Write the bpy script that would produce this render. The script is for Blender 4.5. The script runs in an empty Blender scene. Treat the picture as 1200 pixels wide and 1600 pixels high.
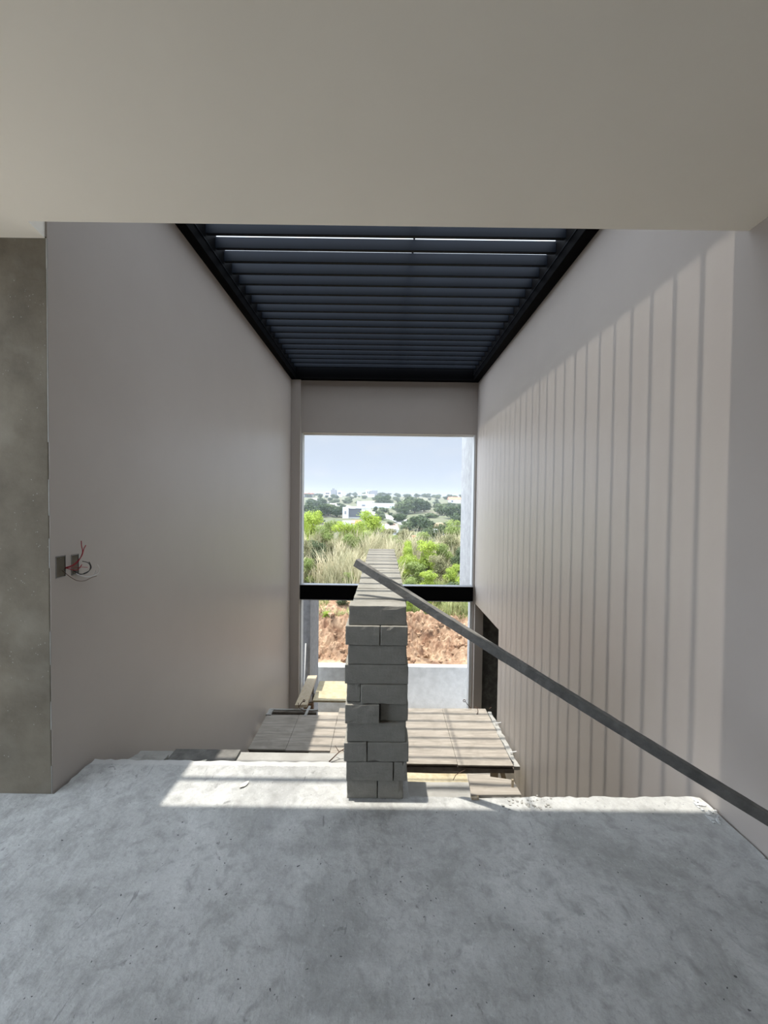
import bpy, bmesh, math, random
from mathutils import Vector, Matrix, noise
import numpy as np

# ------------------------------------------------------------------ camera, sky, sun, exposure
SC = bpy.context.scene
COL = SC.collection
SC.view_settings.view_transform = 'Standard'
SC.view_settings.look = 'None'
SC.view_settings.exposure = 0.92
SC.view_settings.gamma = 1.0
SC.view_settings.use_curve_mapping = False

F_PX, PITCH, YAW, ROLL = 595.0, -0.0256, 0.0009, 0.0127
cd = bpy.data.cameras.new('camera')
cam = bpy.data.objects.new('camera', cd)
COL.objects.link(cam)
cd.sensor_fit = 'HORIZONTAL'
cd.sensor_width = 36.0
cd.lens = F_PX / 1200.0 * 36.0
cd.clip_start = 0.02
cd.clip_end = 3000
_f = Vector((math.sin(YAW)*math.cos(PITCH), math.cos(YAW)*math.cos(PITCH), math.sin(PITCH)))
_r = Vector((math.cos(YAW), -math.sin(YAW), 0))
_u = _r.cross(_f)
_a = math.cos(ROLL)*_r + math.sin(ROLL)*_u
_b = math.cos(ROLL)*_u - math.sin(ROLL)*_r
cam.matrix_world = Matrix(((_a.x, _b.x, -_f.x, 0), (_a.y, _b.y, -_f.y, 0), (_a.z, _b.z, -_f.z, 1.5), (0, 0, 0, 1)))
SC.camera = cam

SUN_E = 3.4
SKY_HORIZON = (0.35, 0.40, 0.475)
SKY_ZENITH = (1.9, 2.15, 2.45)
SKY_BACK = 8.0

sd = bpy.data.lights.new('sun', 'SUN')
sd.energy = SUN_E
sd.color = (1.0, 0.955, 0.87)
sd.angle = math.radians(0.55)
sun = bpy.data.objects.new('sun', sd)
COL.objects.link(sun)
sun.location = (-1, 3, 12)
sun.rotation_euler = Vector((0.128, -0.009, -1.0)).to_track_quat('-Z', 'Y').to_euler()

W = bpy.data.worlds.new('sky')
SC.world = W
W.use_nodes = True
nt = W.node_tree
nt.nodes.clear()
def N(nt, t, **k):
    n = nt.nodes.new(t)
    for a, v in k.items():
        if a in ('operation', 'blend_type', 'data_type', 'interpolation_type', 'feature', 'distance', 'clamp', 'wave_type', 'bands_direction'):
            setattr(n, a, v)
    return n
def L(nt, a, b): nt.links.new(a, b)
tc = N(nt, 'ShaderNodeTexCoord'); sep = N(nt, 'ShaderNodeSeparateXYZ'); L(nt, tc.outputs['Generated'], sep.inputs[0])
mz = N(nt, 'ShaderNodeMapRange', interpolation_type='SMOOTHSTEP'); L(nt, sep.outputs['Z'], mz.inputs[0]); mz.inputs[1].default_value = 0.16; mz.inputs[2].default_value = 1.0
mx = N(nt, 'ShaderNodeMix', data_type='RGBA'); L(nt, mz.outputs[0], mx.inputs[0])
mx.inputs[6].default_value = (*SKY_HORIZON, 1); mx.inputs[7].default_value = (*SKY_ZENITH, 1)
# faint clouds
mp = N(nt, 'ShaderNodeMapping'); L(nt, tc.outputs['Generated'], mp.inputs[0]); mp.inputs['Scale'].default_value = (5, 5, 12)
cn = N(nt, 'ShaderNodeTexNoise'); L(nt, mp.outputs[0], cn.inputs['Vector']); cn.inputs['Scale'].default_value = 1.6; cn.inputs['Detail'].default_value = 6
cr = N(nt, 'ShaderNodeMapRange'); L(nt, cn.outputs['Fac'], cr.inputs[0]); cr.inputs[1].default_value = 0.52; cr.inputs[2].default_value = 0.75; cr.inputs[4].default_value = 0.45
m2 = N(nt, 'ShaderNodeMix', data_type='RGBA'); L(nt, cr.outputs[0], m2.inputs[0]); L(nt, mx.outputs[2], m2.inputs[6]); m2.inputs[7].default_value = (0.40, 0.43, 0.47, 1)
my = N(nt, 'ShaderNodeMapRange', interpolation_type='SMOOTHSTEP'); dx_ = N(nt, 'ShaderNodeMath', operation='MINIMUM'); L(nt, sep.outputs['X'], dx_.inputs[0]); L(nt, sep.outputs['Y'], dx_.inputs[1]); ng_ = N(nt, 'ShaderNodeMath', operation='MULTIPLY'); ng_.inputs[1].default_value = -1.0; L(nt, dx_.outputs[0], ng_.inputs[0]); L(nt, ng_.outputs[0], my.inputs[0]); my.inputs[1].default_value = 0.35; my.inputs[2].default_value = 0.85; my.inputs[3].default_value = 1.0; my.inputs[4].default_value = SKY_BACK
lowz = N(nt, 'ShaderNodeMapRange', interpolation_type='SMOOTHSTEP'); L(nt, sep.outputs['Z'], lowz.inputs[0]); lowz.inputs[1].default_value = 0.25; lowz.inputs[2].default_value = 0.6; lowz.inputs[3].default_value = 1.0; lowz.inputs[4].default_value = 0.0
my.inputs[3].default_value = 0.0; my.inputs[4].default_value = SKY_BACK - 1.0
ml_ = N(nt, 'ShaderNodeMath', operation='MULTIPLY'); L(nt, my.outputs[0], ml_.inputs[0]); L(nt, lowz.outputs[0], ml_.inputs[1])
ad_ = N(nt, 'ShaderNodeMath', operation='ADD'); L(nt, ml_.outputs[0], ad_.inputs[0]); ad_.inputs[1].default_value = 1.0
bg = N(nt, 'ShaderNodeBackground'); L(nt, m2.outputs[2], bg.inputs['Color']); L(nt, ad_.outputs[0], bg.inputs['Strength'])
wo = N(nt, 'ShaderNodeOutputWorld'); L(nt, bg.outputs[0], wo.inputs['Surface'])

# ------------------------------------------------------------------ helpers
def mat(name, col, rough=0.8, col2=None, scale=4.0, detail=6.0, lo=0.35, hi=0.65, bump=0.0, bscale=40.0, metal=0.0, spec=0.3,
        stretch=None, specks=None, speck_scale=60.0, speck_lo=0.0, transl=0.0, blotch=None, blotch_scale=1.0):
    m = bpy.data.materials.new(name); m.use_nodes = True; t = m.node_tree
    p = t.nodes['Principled BSDF']
    p.inputs['Roughness'].default_value = rough
    p.inputs['Metallic'].default_value = metal
    p.inputs['Specular IOR Level'].default_value = spec
    c = N(t, 'ShaderNodeTexCoord')
    vec = c.outputs['Object']
    if stretch:
        q = N(t, 'ShaderNodeMapping'); L(t, vec, q.inputs[0]); q.inputs['Scale'].default_value = stretch; vec = q.outputs[0]
    out = None
    if col2 is not None:
        n = N(t, 'ShaderNodeTexNoise'); L(t, vec, n.inputs['Vector']); n.inputs['Scale'].default_value = scale; n.inputs['Detail'].default_value = detail; n.inputs['Roughness'].default_value = 0.62
        r = N(t, 'ShaderNodeMapRange'); L(t, n.outputs['Fac'], r.inputs[0]); r.inputs[1].default_value = lo; r.inputs[2].default_value = hi
        x = N(t, 'ShaderNodeMix', data_type='RGBA'); L(t, r.outputs[0], x.inputs[0])
        x.inputs[6].default_value = (*col, 1); x.inputs[7].default_value = (*col2, 1); out = x.outputs[2]
    if blotch is not None:
        n = N(t, 'ShaderNodeTexNoise'); L(t, c.outputs['Object'], n.inputs['Vector']); n.inputs['Scale'].default_value = blotch_scale; n.inputs['Detail'].default_value = 3; n.inputs['Distortion'].default_value = 0.6
        r = N(t, 'ShaderNodeMapRange'); L(t, n.outputs['Fac'], r.inputs[0]); r.inputs[1].default_value = 0.5; r.inputs[2].default_value = 0.68; r.inputs[4].default_value = 0.6
        x = N(t, 'ShaderNodeMix', data_type='RGBA'); L(t, r.outputs[0], x.inputs[0])
        if out: L(t, out, x.inputs[6])
        else: x.inputs[6].default_value = (*col, 1)
        x.inputs[7].default_value = (*blotch, 1); out = x.outputs[2]
    if specks is not None:
        n = N(t, 'ShaderNodeTexVoronoi'); L(t, c.outputs['Object'], n.inputs['Vector']); n.inputs['Scale'].default_value = speck_scale
        n2 = N(t, 'ShaderNodeTexNoise'); L(t, c.outputs['Object'], n2.inputs['Vector']); n2.inputs['Scale'].default_value = speck_scale*0.31
        a_ = N(t, 'ShaderNodeMath', operation='LESS_THAN'); L(t, n.outputs['Distance'], a_.inputs[0]); a_.inputs[1].default_value = 0.16
        b_ = N(t, 'ShaderNodeMath', operation='GREATER_THAN'); L(t, n2.outputs['Fac'], b_.inputs[0]); b_.inputs[1].default_value = speck_lo
        g_ = N(t, 'ShaderNodeMath', operation='MULTIPLY'); L(t, a_.outputs[0], g_.inputs[0]); L(t, b_.outputs[0], g_.inputs[1])
        x = N(t, 'ShaderNodeMix', data_type='RGBA'); L(t, g_.outputs[0], x.inputs[0])
        if out: L(t, out, x.inputs[6])
        else: x.inputs[6].default_value = (*col, 1)
        x.inputs[7].default_value = (*specks, 1); out = x.outputs[2]
    if out: L(t, out, p.inputs['Base Color'])
    else: p.inputs['Base Color'].default_value = (*col, 1)
    if bump > 0:
        n = N(t, 'ShaderNodeTexNoise'); L(t, vec, n.inputs['Vector']); n.inputs['Scale'].default_value = bscale; n.inputs['Detail'].default_value = 8; n.inputs['Roughness'].default_value = 0.65
        b = N(t, 'ShaderNodeBump'); L(t, n.outputs['Fac'], b.inputs['Height']); b.inputs['Strength'].default_value = bump; b.inputs['Distance'].default_value = 0.01
        L(t, b.outputs[0], p.inputs['Normal'])
    if transl > 0:
        d = N(t, 'ShaderNodeBsdfTranslucent'); s = N(t, 'ShaderNodeMixShader'); s.inputs[0].default_value = transl
        if out: L(t, out, d.inputs[0])
        else: d.inputs[0].default_value = (*col, 1)
        o = t.nodes['Material Output']; L(t, p.outputs[0], s.inputs[1]); L(t, d.outputs[0], s.inputs[2]); L(t, s.outputs[0], o.inputs['Surface'])
    return m

M = {}
M['paint'] = mat('warm_grey_wall_paint', (0.39, 0.348, 0.312), 0.40, (0.375, 0.333, 0.298), 1.5, bump=0.05, bscale=14, spec=0.35)
M['ceil'] = mat('ceiling_paint', (0.84, 0.80, 0.72), 0.85, (0.81, 0.77, 0.69), 1.2, bump=0.05, bscale=10)
M['black'] = mat('black_steel_paint', (0.002, 0.002, 0.0025), 0.6, spec=0.03, bump=0.04, bscale=30)
M['slat'] = mat('slat_steel_sky_reflection', (0.002, 0.0034, 0.0065), 0.5, (0.003, 0.005, 0.009), 3, spec=0.12)  # blue base colour carries the sky reflection on black slats
M['brick'] = mat('grey_concrete_brick', (0.225, 0.215, 0.187), 0.92, (0.285, 0.272, 0.24), 9, bump=0.35, bscale=70, blotch=(0.195, 0.186, 0.163), blotch_scale=6)
M['rawwall'] = mat('raw_render', (0.090, 0.076, 0.054), 0.9, (0.14, 0.12, 0.088), 3.5, bump=0.25, bscale=22, blotch=(0.17, 0.152, 0.118), blotch_scale=3, specks=(0.22, 0.21, 0.18), speck_scale=60, speck_lo=0.60)
M['concrete'] = mat('cast_concrete', (0.27, 0.262, 0.24), 0.9, (0.35, 0.342, 0.32), 5, bump=0.4, bscale=40, blotch=(0.22, 0.215, 0.20), blotch_scale=2.5)
M['render_white'] = mat('white_render', (0.66, 0.66, 0.65), 0.9, (0.56, 0.56, 0.55), 6, bump=0.35, bscale=25, blotch=(0.50, 0.50, 0.49), blotch_scale=2.5)
M['wing'] = mat('wing_render', (0.36, 0.36, 0.355), 0.9, (0.27, 0.27, 0.27), 7, bump=0.5, bscale=25, blotch=(0.29, 0.29, 0.29), blotch_scale=3)
M['white'] = mat('white_plaster_bead', (0.50, 0.50, 0.49), 0.8)
M['post'] = mat('grey_post', (0.20, 0.20, 0.205), 0.9, (0.27, 0.27, 0.275), 12, bump=0.4, bscale=50)
M['ply'] = mat('weathered_plywood', (0.225, 0.20, 0.168), 0.85, (0.335, 0.30, 0.255), 3, stretch=(1.0, 10, 10), bump=0.12, bscale=6, blotch=(0.20, 0.178, 0.15), blotch_scale=5)
M['osb'] = mat('yellow_board', (0.40, 0.345, 0.235), 0.85, (0.33, 0.27, 0.165), 14, bump=0.2, bscale=30)
M['lumber'] = mat('pale_lumber', (0.42, 0.35, 0.26), 0.85, (0.35, 0.285, 0.19), 6, stretch=(8, 1, 8), bump=0.15, bscale=8)
M['dirtywood_and_shade'] = mat('caked_timber_and_room_shade', (0.095, 0.092, 0.084), 0.9, (0.19, 0.183, 0.17), 7, bump=0.6, bscale=45, blotch=(0.09, 0.088, 0.082), blotch_scale=9)
M['darkwood'] = mat('dark_joist', (0.10, 0.085, 0.07), 0.9, (0.16, 0.14, 0.12), 9, bump=0.5, bscale=40)
M['soil'] = mat('red_soil', (0.17, 0.088, 0.05), 0.95, (0.38, 0.265, 0.17), 3.0, bump=0.8, bscale=9, blotch=(0.07, 0.038, 0.024), blotch_scale=2.2)
M['field'] = mat('dry_field', (0.125, 0.12, 0.075), 0.95, (0.07, 0.085, 0.04), 0.06, 8, blotch=(0.15, 0.12, 0.085), blotch_scale=0.03, bump=0.5, bscale=2)
M['terr'] = mat('pale_ground', (0.36, 0.325, 0.275), 0.95, (0.30, 0.26, 0.21), 4, bump=0.4, bscale=15)
M['metal'] = mat('galvanised', (0.35, 0.35, 0.36), 0.45, metal=0.8)
M['rust'] = mat('rusty_wire', (0.10, 0.06, 0.045), 0.7, metal=0.3)
M['blackwire'] = mat('black_wire', (0.02, 0.02, 0.02), 0.5)
M['redwire'] = mat('red_wire', (0.32, 0.015, 0.03), 0.5)
M['whitewire'] = mat('white_wire', (0.62, 0.6, 0.57), 0.5)
M['leafdry'] = mat('dry_leaf', (0.72, 0.69, 0.58), 0.8)
M['limeleaf'] = mat('lime_leaf', (0.40, 0.48, 0.08), 0.7, (0.22, 0.29, 0.06), 2.5, transl=0.35)
M['midleaf'] = mat('mid_leaf', (0.15, 0.20, 0.055), 0.7, (0.28, 0.33, 0.11), 2.5, transl=0.3)
M['darkleaf'] = mat('dark_leaf', (0.05, 0.07, 0.03), 0.7, (0.11, 0.14, 0.07), 3, transl=0.2)
M['oliveleaf'] = mat('olive_leaf', (0.19, 0.195, 0.09), 0.8, (0.27, 0.245, 0.14), 2.5, transl=0.25)
M['treeleaf'] = mat('far_tree_leaf', (0.035, 0.055, 0.022), 0.8, (0.06, 0.085, 0.035), 0.5, transl=0.15)
M['treeleaf2'] = mat('far_tree_leaf_pale', (0.07, 0.10, 0.04), 0.8, (0.1, 0.12, 0.06), 0.5, transl=0.15)
M['stem'] = mat('stem_bark', (0.16, 0.12, 0.085), 0.9)
M['straw'] = mat('straw_grass', (0.55, 0.48, 0.32), 0.85, (0.26, 0.25, 0.14), 0.9, transl=0.3)
M['grass'] = mat('green_grass', (0.20, 0.27, 0.07), 0.85, (0.42, 0.40, 0.21), 1.2, transl=0.3)
M['housewhite'] = mat('house_white', (0.50, 0.50, 0.50), 0.8)
M['housegrey'] = mat('house_grey', (0.16, 0.16, 0.17), 0.8)
M['housedark'] = mat('house_dark', (0.06, 0.065, 0.075), 0.4)
M['houseblue'] = mat('house_blue_grey', (0.42, 0.46, 0.50), 0.7)
M['terracotta'] = mat('terracotta', (0.5, 0.18, 0.10), 0.85, (0.3, 0.12, 0.07), 1)
M['road'] = mat('pale_road', (0.45, 0.44, 0.41), 0.95)
M['pinkpave'] = mat('pink_paving', (0.26, 0.17, 0.14), 0.95)
M['mound'] = mat('tan_mound', (0.26, 0.20, 0.125), 0.95, (0.22, 0.17, 0.105), 0.5)

class MB:
    def __init__(s): s.v = []; s.f = []
    def box(s, x0, x1, y0, y1, z0, z1):
        b = len(s.v)
        s.v += [(x0,y0,z0),(x1,y0,z0),(x1,y1,z0),(x0,y1,z0),(x0,y0,z1),(x1,y0,z1),(x1,y1,z1),(x0,y1,z1)]
        s.f += [tuple(b+i for i in q) for q in ((0,3,2,1),(4,5,6,7),(0,1,5,4),(1,2,6,5),(2,3,7,6),(3,0,4,7))]
        return s
    def bar(s, p, q, w, h, up=(0,0,1)):
        p = Vector(p); q = Vector(q); d = (q-p).normalized(); u = Vector(up); r = d.cross(u).normalized(); u = r.cross(d)
        b = len(s.v)
        for c in (p, q):
            for a_, b_ in ((-1,-1),(1,-1),(1,1),(-1,1)): s.v.append(tuple(c + r*a_*w/2 + u*b_*h/2))
        s.f += [tuple(b+i for i in k) for k in ((0,1,2,3),(7,6,5,4),(0,4,5,1),(1,5,6,2),(2,6,7,3),(3,7,4,0))]
        return s
    def tube(s, pts, r, n=7, r1=None):
        pts = [Vector(p) for p in pts]; rings = []
        for i, p in enumerate(pts):
            d = (pts[min(i+1,len(pts)-1)] - pts[max(i-1,0)]).normalized()
            a_ = d.orthogonal().normalized() if i == 0 else (rings[-1][1] - d*rings[-1][1].dot(d)).normalized()
            rr = r if r1 is None else r + (r1-r)*i/(len(pts)-1)
            b_ = d.cross(a_); base = len(s.v)
            for k in range(n):
                t = 2*math.pi*k/n; s.v.append(tuple(p + (a_*math.cos(t)+b_*math.sin(t))*rr))
            rings.append((base, a_))
        for i in range(len(pts)-1):
            A, B = rings[i][0], rings[i+1][0]
            for k in range(n): s.f.append((A+k, A+(k+1)%n, B+(k+1)%n, B+k))
        s.f.append(tuple(rings[0][0]+k for k in range(n))[::-1]); s.f.append(tuple(rings[-1][0]+k for k in range(n)))
        return s
    def prism(s, poly, z0, z1):
        b = len(s.v); n = len(poly)
        s.v += [(x,y,z0) for x,y in poly] + [(x,y,z1) for x,y in poly]
        s.f.append(tuple(b+i for i in range(n))[::-1]); s.f.append(tuple(b+n+i for i in range(n)))
        for i in range(n): j = (i+1)%n; s.f.append((b+i, b+j, b+n+j, b+n+i))
        return s
    def mesh(s, name, m, smooth=False, bevel=0.0):
        me = bpy.data.meshes.new(name); me.from_pydata(s.v, [], s.f)
        bm = bmesh.new(); bm.from_mesh(me)
        bmesh.ops.recalc_face_normals(bm, faces=bm.faces)
        if bevel > 0: bmesh.ops.bevel(bm, geom=list(bm.edges), offset=bevel, segments=2, affect='EDGES', profile=0.6)
        bm.to_mesh(me); bm.free()
        if m: me.materials.append(m)
        if smooth:
            for p in me.polygons: p.use_smooth = True
        return me
    def build(s, name, m, parent=None, smooth=False, bevel=0.0, loc=None):
        return link(name, s.mesh(name, m, smooth, bevel), parent, loc)
def link(name, me, parent=None, loc=None):
    o = bpy.data.objects.new(name, me); COL.objects.link(o)
    if parent: o.parent = parent
    if loc: o.location = loc
    return o
def tag(o, label, cat, group=None, kind=None):
    o['label'] = label; o['category'] = cat
    if group: o['group'] = group
    if kind: o['kind'] = kind
    return o
def struct(o): o['kind'] = 'structure'; return o
def thing(name, loc, label, cat, group=None, rz=0.0):
    o = bpy.data.objects.new(name, None); COL.objects.link(o); o.location = loc; o.rotation_euler = (0,0,rz)
    o.empty_display_size = 0.1
    return tag(o, label, cat, group)
def rough_up(o, amp, scale, cuts=0, seed=0.0, keep=None):
    """subdivide a mesh and push its vertices with noise: broken, hand-cast edges"""
    bm = bmesh.new(); bm.from_mesh(o.data)
    for _ in range(cuts): bmesh.ops.subdivide_edges(bm, edges=list(bm.edges), cuts=1, use_grid_fill=True)
    bm.normal_update()
    for v in bm.verts:
        if keep and keep(v.co): continue
        p = v.co*scale + Vector((seed, seed, seed))
        v.co += noise.noise_vector(p)*amp
    bm.to_mesh(o.data); bm.free()

W0 = 1.665      # half width of the stairwell
YE = 6.87       # far wall
ZL = -3.1       # lower floor

# ------------------------------------------------------------------ structure: walls with openings (plates in the Y-Z plane)
def plate(axis, pos, thick, u0, u1, z0, z1, holes):
    """wall slab: axis 'x' = plane at x=pos spanning y (u) and z; holes = (u0,u1,z0,z1)"""
    us = sorted({u0, u1, *[h[0] for h in holes], *[h[1] for h in holes]}); zs = sorted({z0, z1, *[h[2] for h in holes], *[h[3] for h in holes]})
    us = [u for u in us if u0 <= u <= u1]; zs = [z for z in zs if z0 <= z <= z1]
    def inh(a, b): return any(h[0] < a < h[1] and h[2] < b < h[3] for h in holes)
    solid = {(i, j): not inh((us[i]+us[i+1])/2, (zs[j]+zs[j+1])/2) for i in range(len(us)-1) for j in range(len(zs)-1)}
    mb = MB()
    def P(d, u, z): return (pos+d, u, z) if axis == 'x' else (u, pos+d, z)
    def q(a): b = len(mb.v); mb.v += a; mb.f.append((b, b+1, b+2, b+3))
    for (i, j), s in solid.items():
        if not s: continue
        a, b, c, d = us[i], us[i+1], zs[j], zs[j+1]
        q([P(0,a,c), P(0,b,c), P(0,b,d), P(0,a,d)]); q([P(thick,a,c), P(thick,b,c), P(thick,b,d), P(thick,a,d)])
        if not solid.get((i-1,j)): q([P(0,a,c), P(thick,a,c), P(thick,a,d), P(0,a,d)])
        if not solid.get((i+1,j)): q([P(0,b,c), P(thick,b,c), P(thick,b,d), P(0,b,d)])
        if not solid.get((i,j-1)): q([P(0,a,c), P(thick,a,c), P(thick,b,c), P(0,b,c)])
        if not solid.get((i,j+1)): q([P(0,a,d), P(thick,a,d), P(thick,b,d), P(0,b,d)])
    me = bpy.data.meshes.new('wall'); me.from_pydata(mb.v, [], mb.f)
    bm = bmesh.new(); bm.from_mesh(me); bmesh.ops.remove_doubles(bm, verts=bm.verts, dist=1e-5); bmesh.ops.recalc_face_normals(bm, faces=bm.faces); bm.to_mesh(me); bm.free()
    return me

ROOF = 3.95
BOX1 = (1.930, 1.992, 1.090, 1.202)
BOX2 = (2.026, 2.078, 1.088, 1.198)
me = plate('x', -W0, -0.25, 1.90, YE+0.2, ZL, ROOF, [BOX1, BOX2]); me.materials.append(M['paint'])
struct(link('wall_left', me))
REC = (5.395, 6.80, ZL, -0.30)
me = plate('x', W0, 0.15, -5.0, YE+0.2, ZL, ROOF, [REC]); me.materials.append(M['paint'])
struct(link('wall_right', me))
# small dark room beyond the lower doorway in the right wall
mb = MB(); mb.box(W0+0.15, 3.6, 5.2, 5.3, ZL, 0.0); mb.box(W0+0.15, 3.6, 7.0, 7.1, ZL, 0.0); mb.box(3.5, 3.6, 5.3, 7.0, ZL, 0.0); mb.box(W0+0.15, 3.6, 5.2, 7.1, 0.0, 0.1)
struct(mb.build('wall_side_room', M['dirtywood_and_shade']))  # dark wall colour puts the room's deep shade into the material
# far wall: header and left pilaster round the tall opening
me = plate('y', YE, 0.18, -W0, W0, ZL, ROOF, [(-1.50, 1.64, ZL-1, 2.728)]); me.materials.append(M['paint'])
struct(link('wall_far', me))
mb = MB().box(-W0, -1.497, YE-0.07, YE, ZL, 3.655)
struct(mb.build('trim_1', M['paint'], bevel=0.004))
mb = MB().box(-1.502, -1.476, YE+0.01, YE+0.19, ZL, 2.728)
struct(mb.build('trim_2', M['white'], bevel=0.003))
mb = MB().box(1.598, 1.642, YE+0.03, YE+0.19, ZL, -0.285)
struct(mb.build('trim_3', M['white'], bevel=0.003))
mb = MB().box(1.622, 1.642, YE+0.03, YE+0.19, 0.0, 2.728)
struct(mb.build('trim_4', M['white'], bevel=0.003))
mb = MB().box(-1.476, 1.622, YE+0.10, YE+0.19, 2.716, 2.74)
struct(mb.build('trim_5', M['white'], bevel=0.002))
# raw rendered wall end and its continuation to the left of the stairwell
mb = MB().box(-2.65, -1.667, 1.897, 2.15, -0.2, 2.78)
o = struct(mb.build('wall_column', M['rawwall'], bevel=0.006))
# plaster corner bead along the column's edge (ragged)
mb = MB(); random.seed(4)
z = 0.0
while z < 2.74:
    h = random.uniform(0.04, 0.2); w = random.uniform(0.0, 0.002)
    if z > 2.62: w = 0.004; h = 2.768-z
    if random.random() < 0.6 or z > 2.5: mb.box(-1.6675, -1.6675+0.0022+w, 1.8955-w*0.4, 1.899, z, min(z+h, 2.768))
    z += h
struct(mb.build('trim_6', M['concrete']))

# landing floor: polygon with chipped edge
random.seed(11)
def ragged(p, q, step=0.03, amp=0.006):
    p = Vector(p); q = Vector(q); n = max(2, int((q-p).length/step)); d = (q-p).normalized(); r = Vector((-d.y, d.x)); out = []
    for i in range(n): out.append(tuple(p.lerp(q, i/n) + r*random.uniform(-amp, amp)))
    return out
poly = [(-2.65, -5.0), (W0-0.0, -5.0)] + ragged((W0-0.004, -4.9), (W0-0.012, 1.93), 0.05, 0.004)
poly += ragged((W0-0.02, 1.925), (0.15, 1.905), 0.03, 0.006) + ragged((0.15, 1.905), (0.15, 2.15), 0.05, 0.003) + ragged((0.15, 2.155), (-W0+0.02, 2.155), 0.03, 0.006)
poly += ragged((-W0+0.02, 2.16), (-W0+0.015, 1.91), 0.03, 0.006) + [(-W0+0.012, 1.895), (-2.65, 1.897)]
m = bpy.data.materials.new('polished_site_concrete'); m.use_nodes = True; t = m.node_tree; p = t.nodes['Principled BSDF']
c = N(t, 'ShaderNodeTexCoord').outputs['Object']
def noi(sc, det=6, dist=0.0, vec=None, rg=0.6):
    n = N(t, 'ShaderNodeTexNoise'); L(t, vec or c, n.inputs['Vector']); n.inputs['Scale'].default_value = sc; n.inputs['Detail'].default_value = det; n.inputs['Distortion'].default_value = dist; n.inputs['Roughness'].default_value = rg; return n.outputs['Fac']
def rng(fac, lo, hi, a=0.0, b=1.0):
    r = N(t, 'ShaderNodeMapRange'); L(t, fac, r.inputs[0]); r.inputs[1].default_value = lo; r.inputs[2].default_value = hi; r.inputs[3].default_value = a; r.inputs[4].default_value = b; return r.outputs[0]
def mixc(fac, a, b):
    x = N(t, 'ShaderNodeMix', data_type='RGBA'); L(t, fac, x.inputs[0])
    for i, v in ((6, a), (7, b)):
        if isinstance(v, tuple): x.inputs[i].default_value = (*v, 1)
        else: L(t, v, x.inputs[i])
    return x.outputs[2]
def mth(op, a, b):
    x = N(t, 'ShaderNodeMath', operation=op)
    for i, v in ((0, a), (1, b)):
        if isinstance(v, (int, float)): x.inputs[i].default_value = v
        else: L(t, v, x.inputs[i])
    return x.outputs[0]
base = mixc(rng(noi(2.2, 10, 0.8, None, 0.7), 0.36, 0.64), (0.30, 0.30, 0.287), (0.45, 0.45, 0.435))
base = mixc(rng(noi(0.9, 5, 1.2), 0.50, 0.62, 0, 0.65), base, (0.25, 0.25, 0.245))
base = mixc(rng(noi(75, 4, 0, None, 0.8), 0.52, 0.75, 0, 0.5), base, (0.17, 0.17, 0.165))
base = mixc(rng(noi(48, 4, 0.3, None, 0.8), 0.56, 0.78, 0, 0.6), base, (0.55, 0.55, 0.54))
base = mixc(rng(noi(14, 8, 0.5), 0.48, 0.72, 0, 0.75), base, (0.21, 0.21, 0.20))
q1 = N(t, 'ShaderNodeMapping'); L(t, c, q1.inputs[0]); q1.inputs['Rotation'].default_value = (0, 0, 0.9); q1.inputs['Scale'].default_value = (7, 3.2, 1)
base = mixc(rng(noi(1.5, 9, 1.0, q1.outputs[0]), 0.60, 0.72, 0, 0.55), base, (0.42, 0.42, 0.41))
base = mixc(rng(noi(2.3, 9, 2.0, q1.outputs[0]), 0.64, 0.70, 0, 0.65), base, (0.14, 0.14, 0.137))
v1 = N(t, 'ShaderNodeTexVoronoi'); wv = N(t, 'ShaderNodeVectorMath', operation='ADD'); nv = N(t, 'ShaderNodeTexNoise'); L(t, c, nv.inputs['Vector']); nv.inputs['Scale'].default_value = 30; sv = N(t, 'ShaderNodeVectorMath', operation='SCALE'); L(t, nv.outputs['Color'], sv.inputs[0]); sv.inputs['Scale'].default_value = 0.035; L(t, c, wv.inputs[0]); L(t, sv.outputs[0], wv.inputs[1]); L(t, wv.outputs[0], v1.inputs['Vector']); v1.inputs['Scale'].default_value = 26
base = mixc(mth('MULTIPLY', mth('LESS_THAN', v1.outputs['Distance'], 0.075), rng(noi(5, 2), 0.46, 0.5)), base, (0.08, 0.08, 0.08))
v2 = N(t, 'ShaderNodeTexVoronoi'); L(t, wv.outputs[0], v2.inputs['Vector']); v2.inputs['Scale'].default_value = 6.3
base = mixc(mth('MULTIPLY', mth('LESS_THAN', v2.outputs['Distance'], 0.05), rng(noi(3, 2), 0.5, 0.52)), base, (0.5, 0.5, 0.49))
# pale worn lip along the cast edge
se = N(t, 'ShaderNodeSeparateXYZ'); L(t, c, se.inputs[0])
lip = mth('MULTIPLY', mth('GREATER_THAN', mth('ADD', se.outputs['Y'], rng(noi(22, 4), 0.3, 0.7, -0.008, 0.008)), 2.118), 0.8)
base = mixc(lip, base, (0.42, 0.415, 0.40))
L(t, base, p.inputs['Base Color'])
p.inputs['Roughness'].default_value = 0.55; p.inputs['Specular IOR Level'].default_value = 0.35
L(t, rng(noi(3, 5, 0.5), 0.3, 0.7, 0.42, 0.75), p.inputs['Roughness'])
bp = N(t, 'ShaderNodeBump'); L(t, mth('ADD', noi(30, 8), mth('MULTIPLY', noi(6, 9, 1.0), 0.8)), bp.inputs['Height']); bp.inputs['Strength'].default_value = 0.5; bp.inputs['Distance'].default_value = 0.01
L(t, bp.outputs[0], p.inputs['Normal'])
M['floor'] = m
struct(MB().prism(poly, -0.2, 0.0).build('floor', M['floor']))
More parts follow.
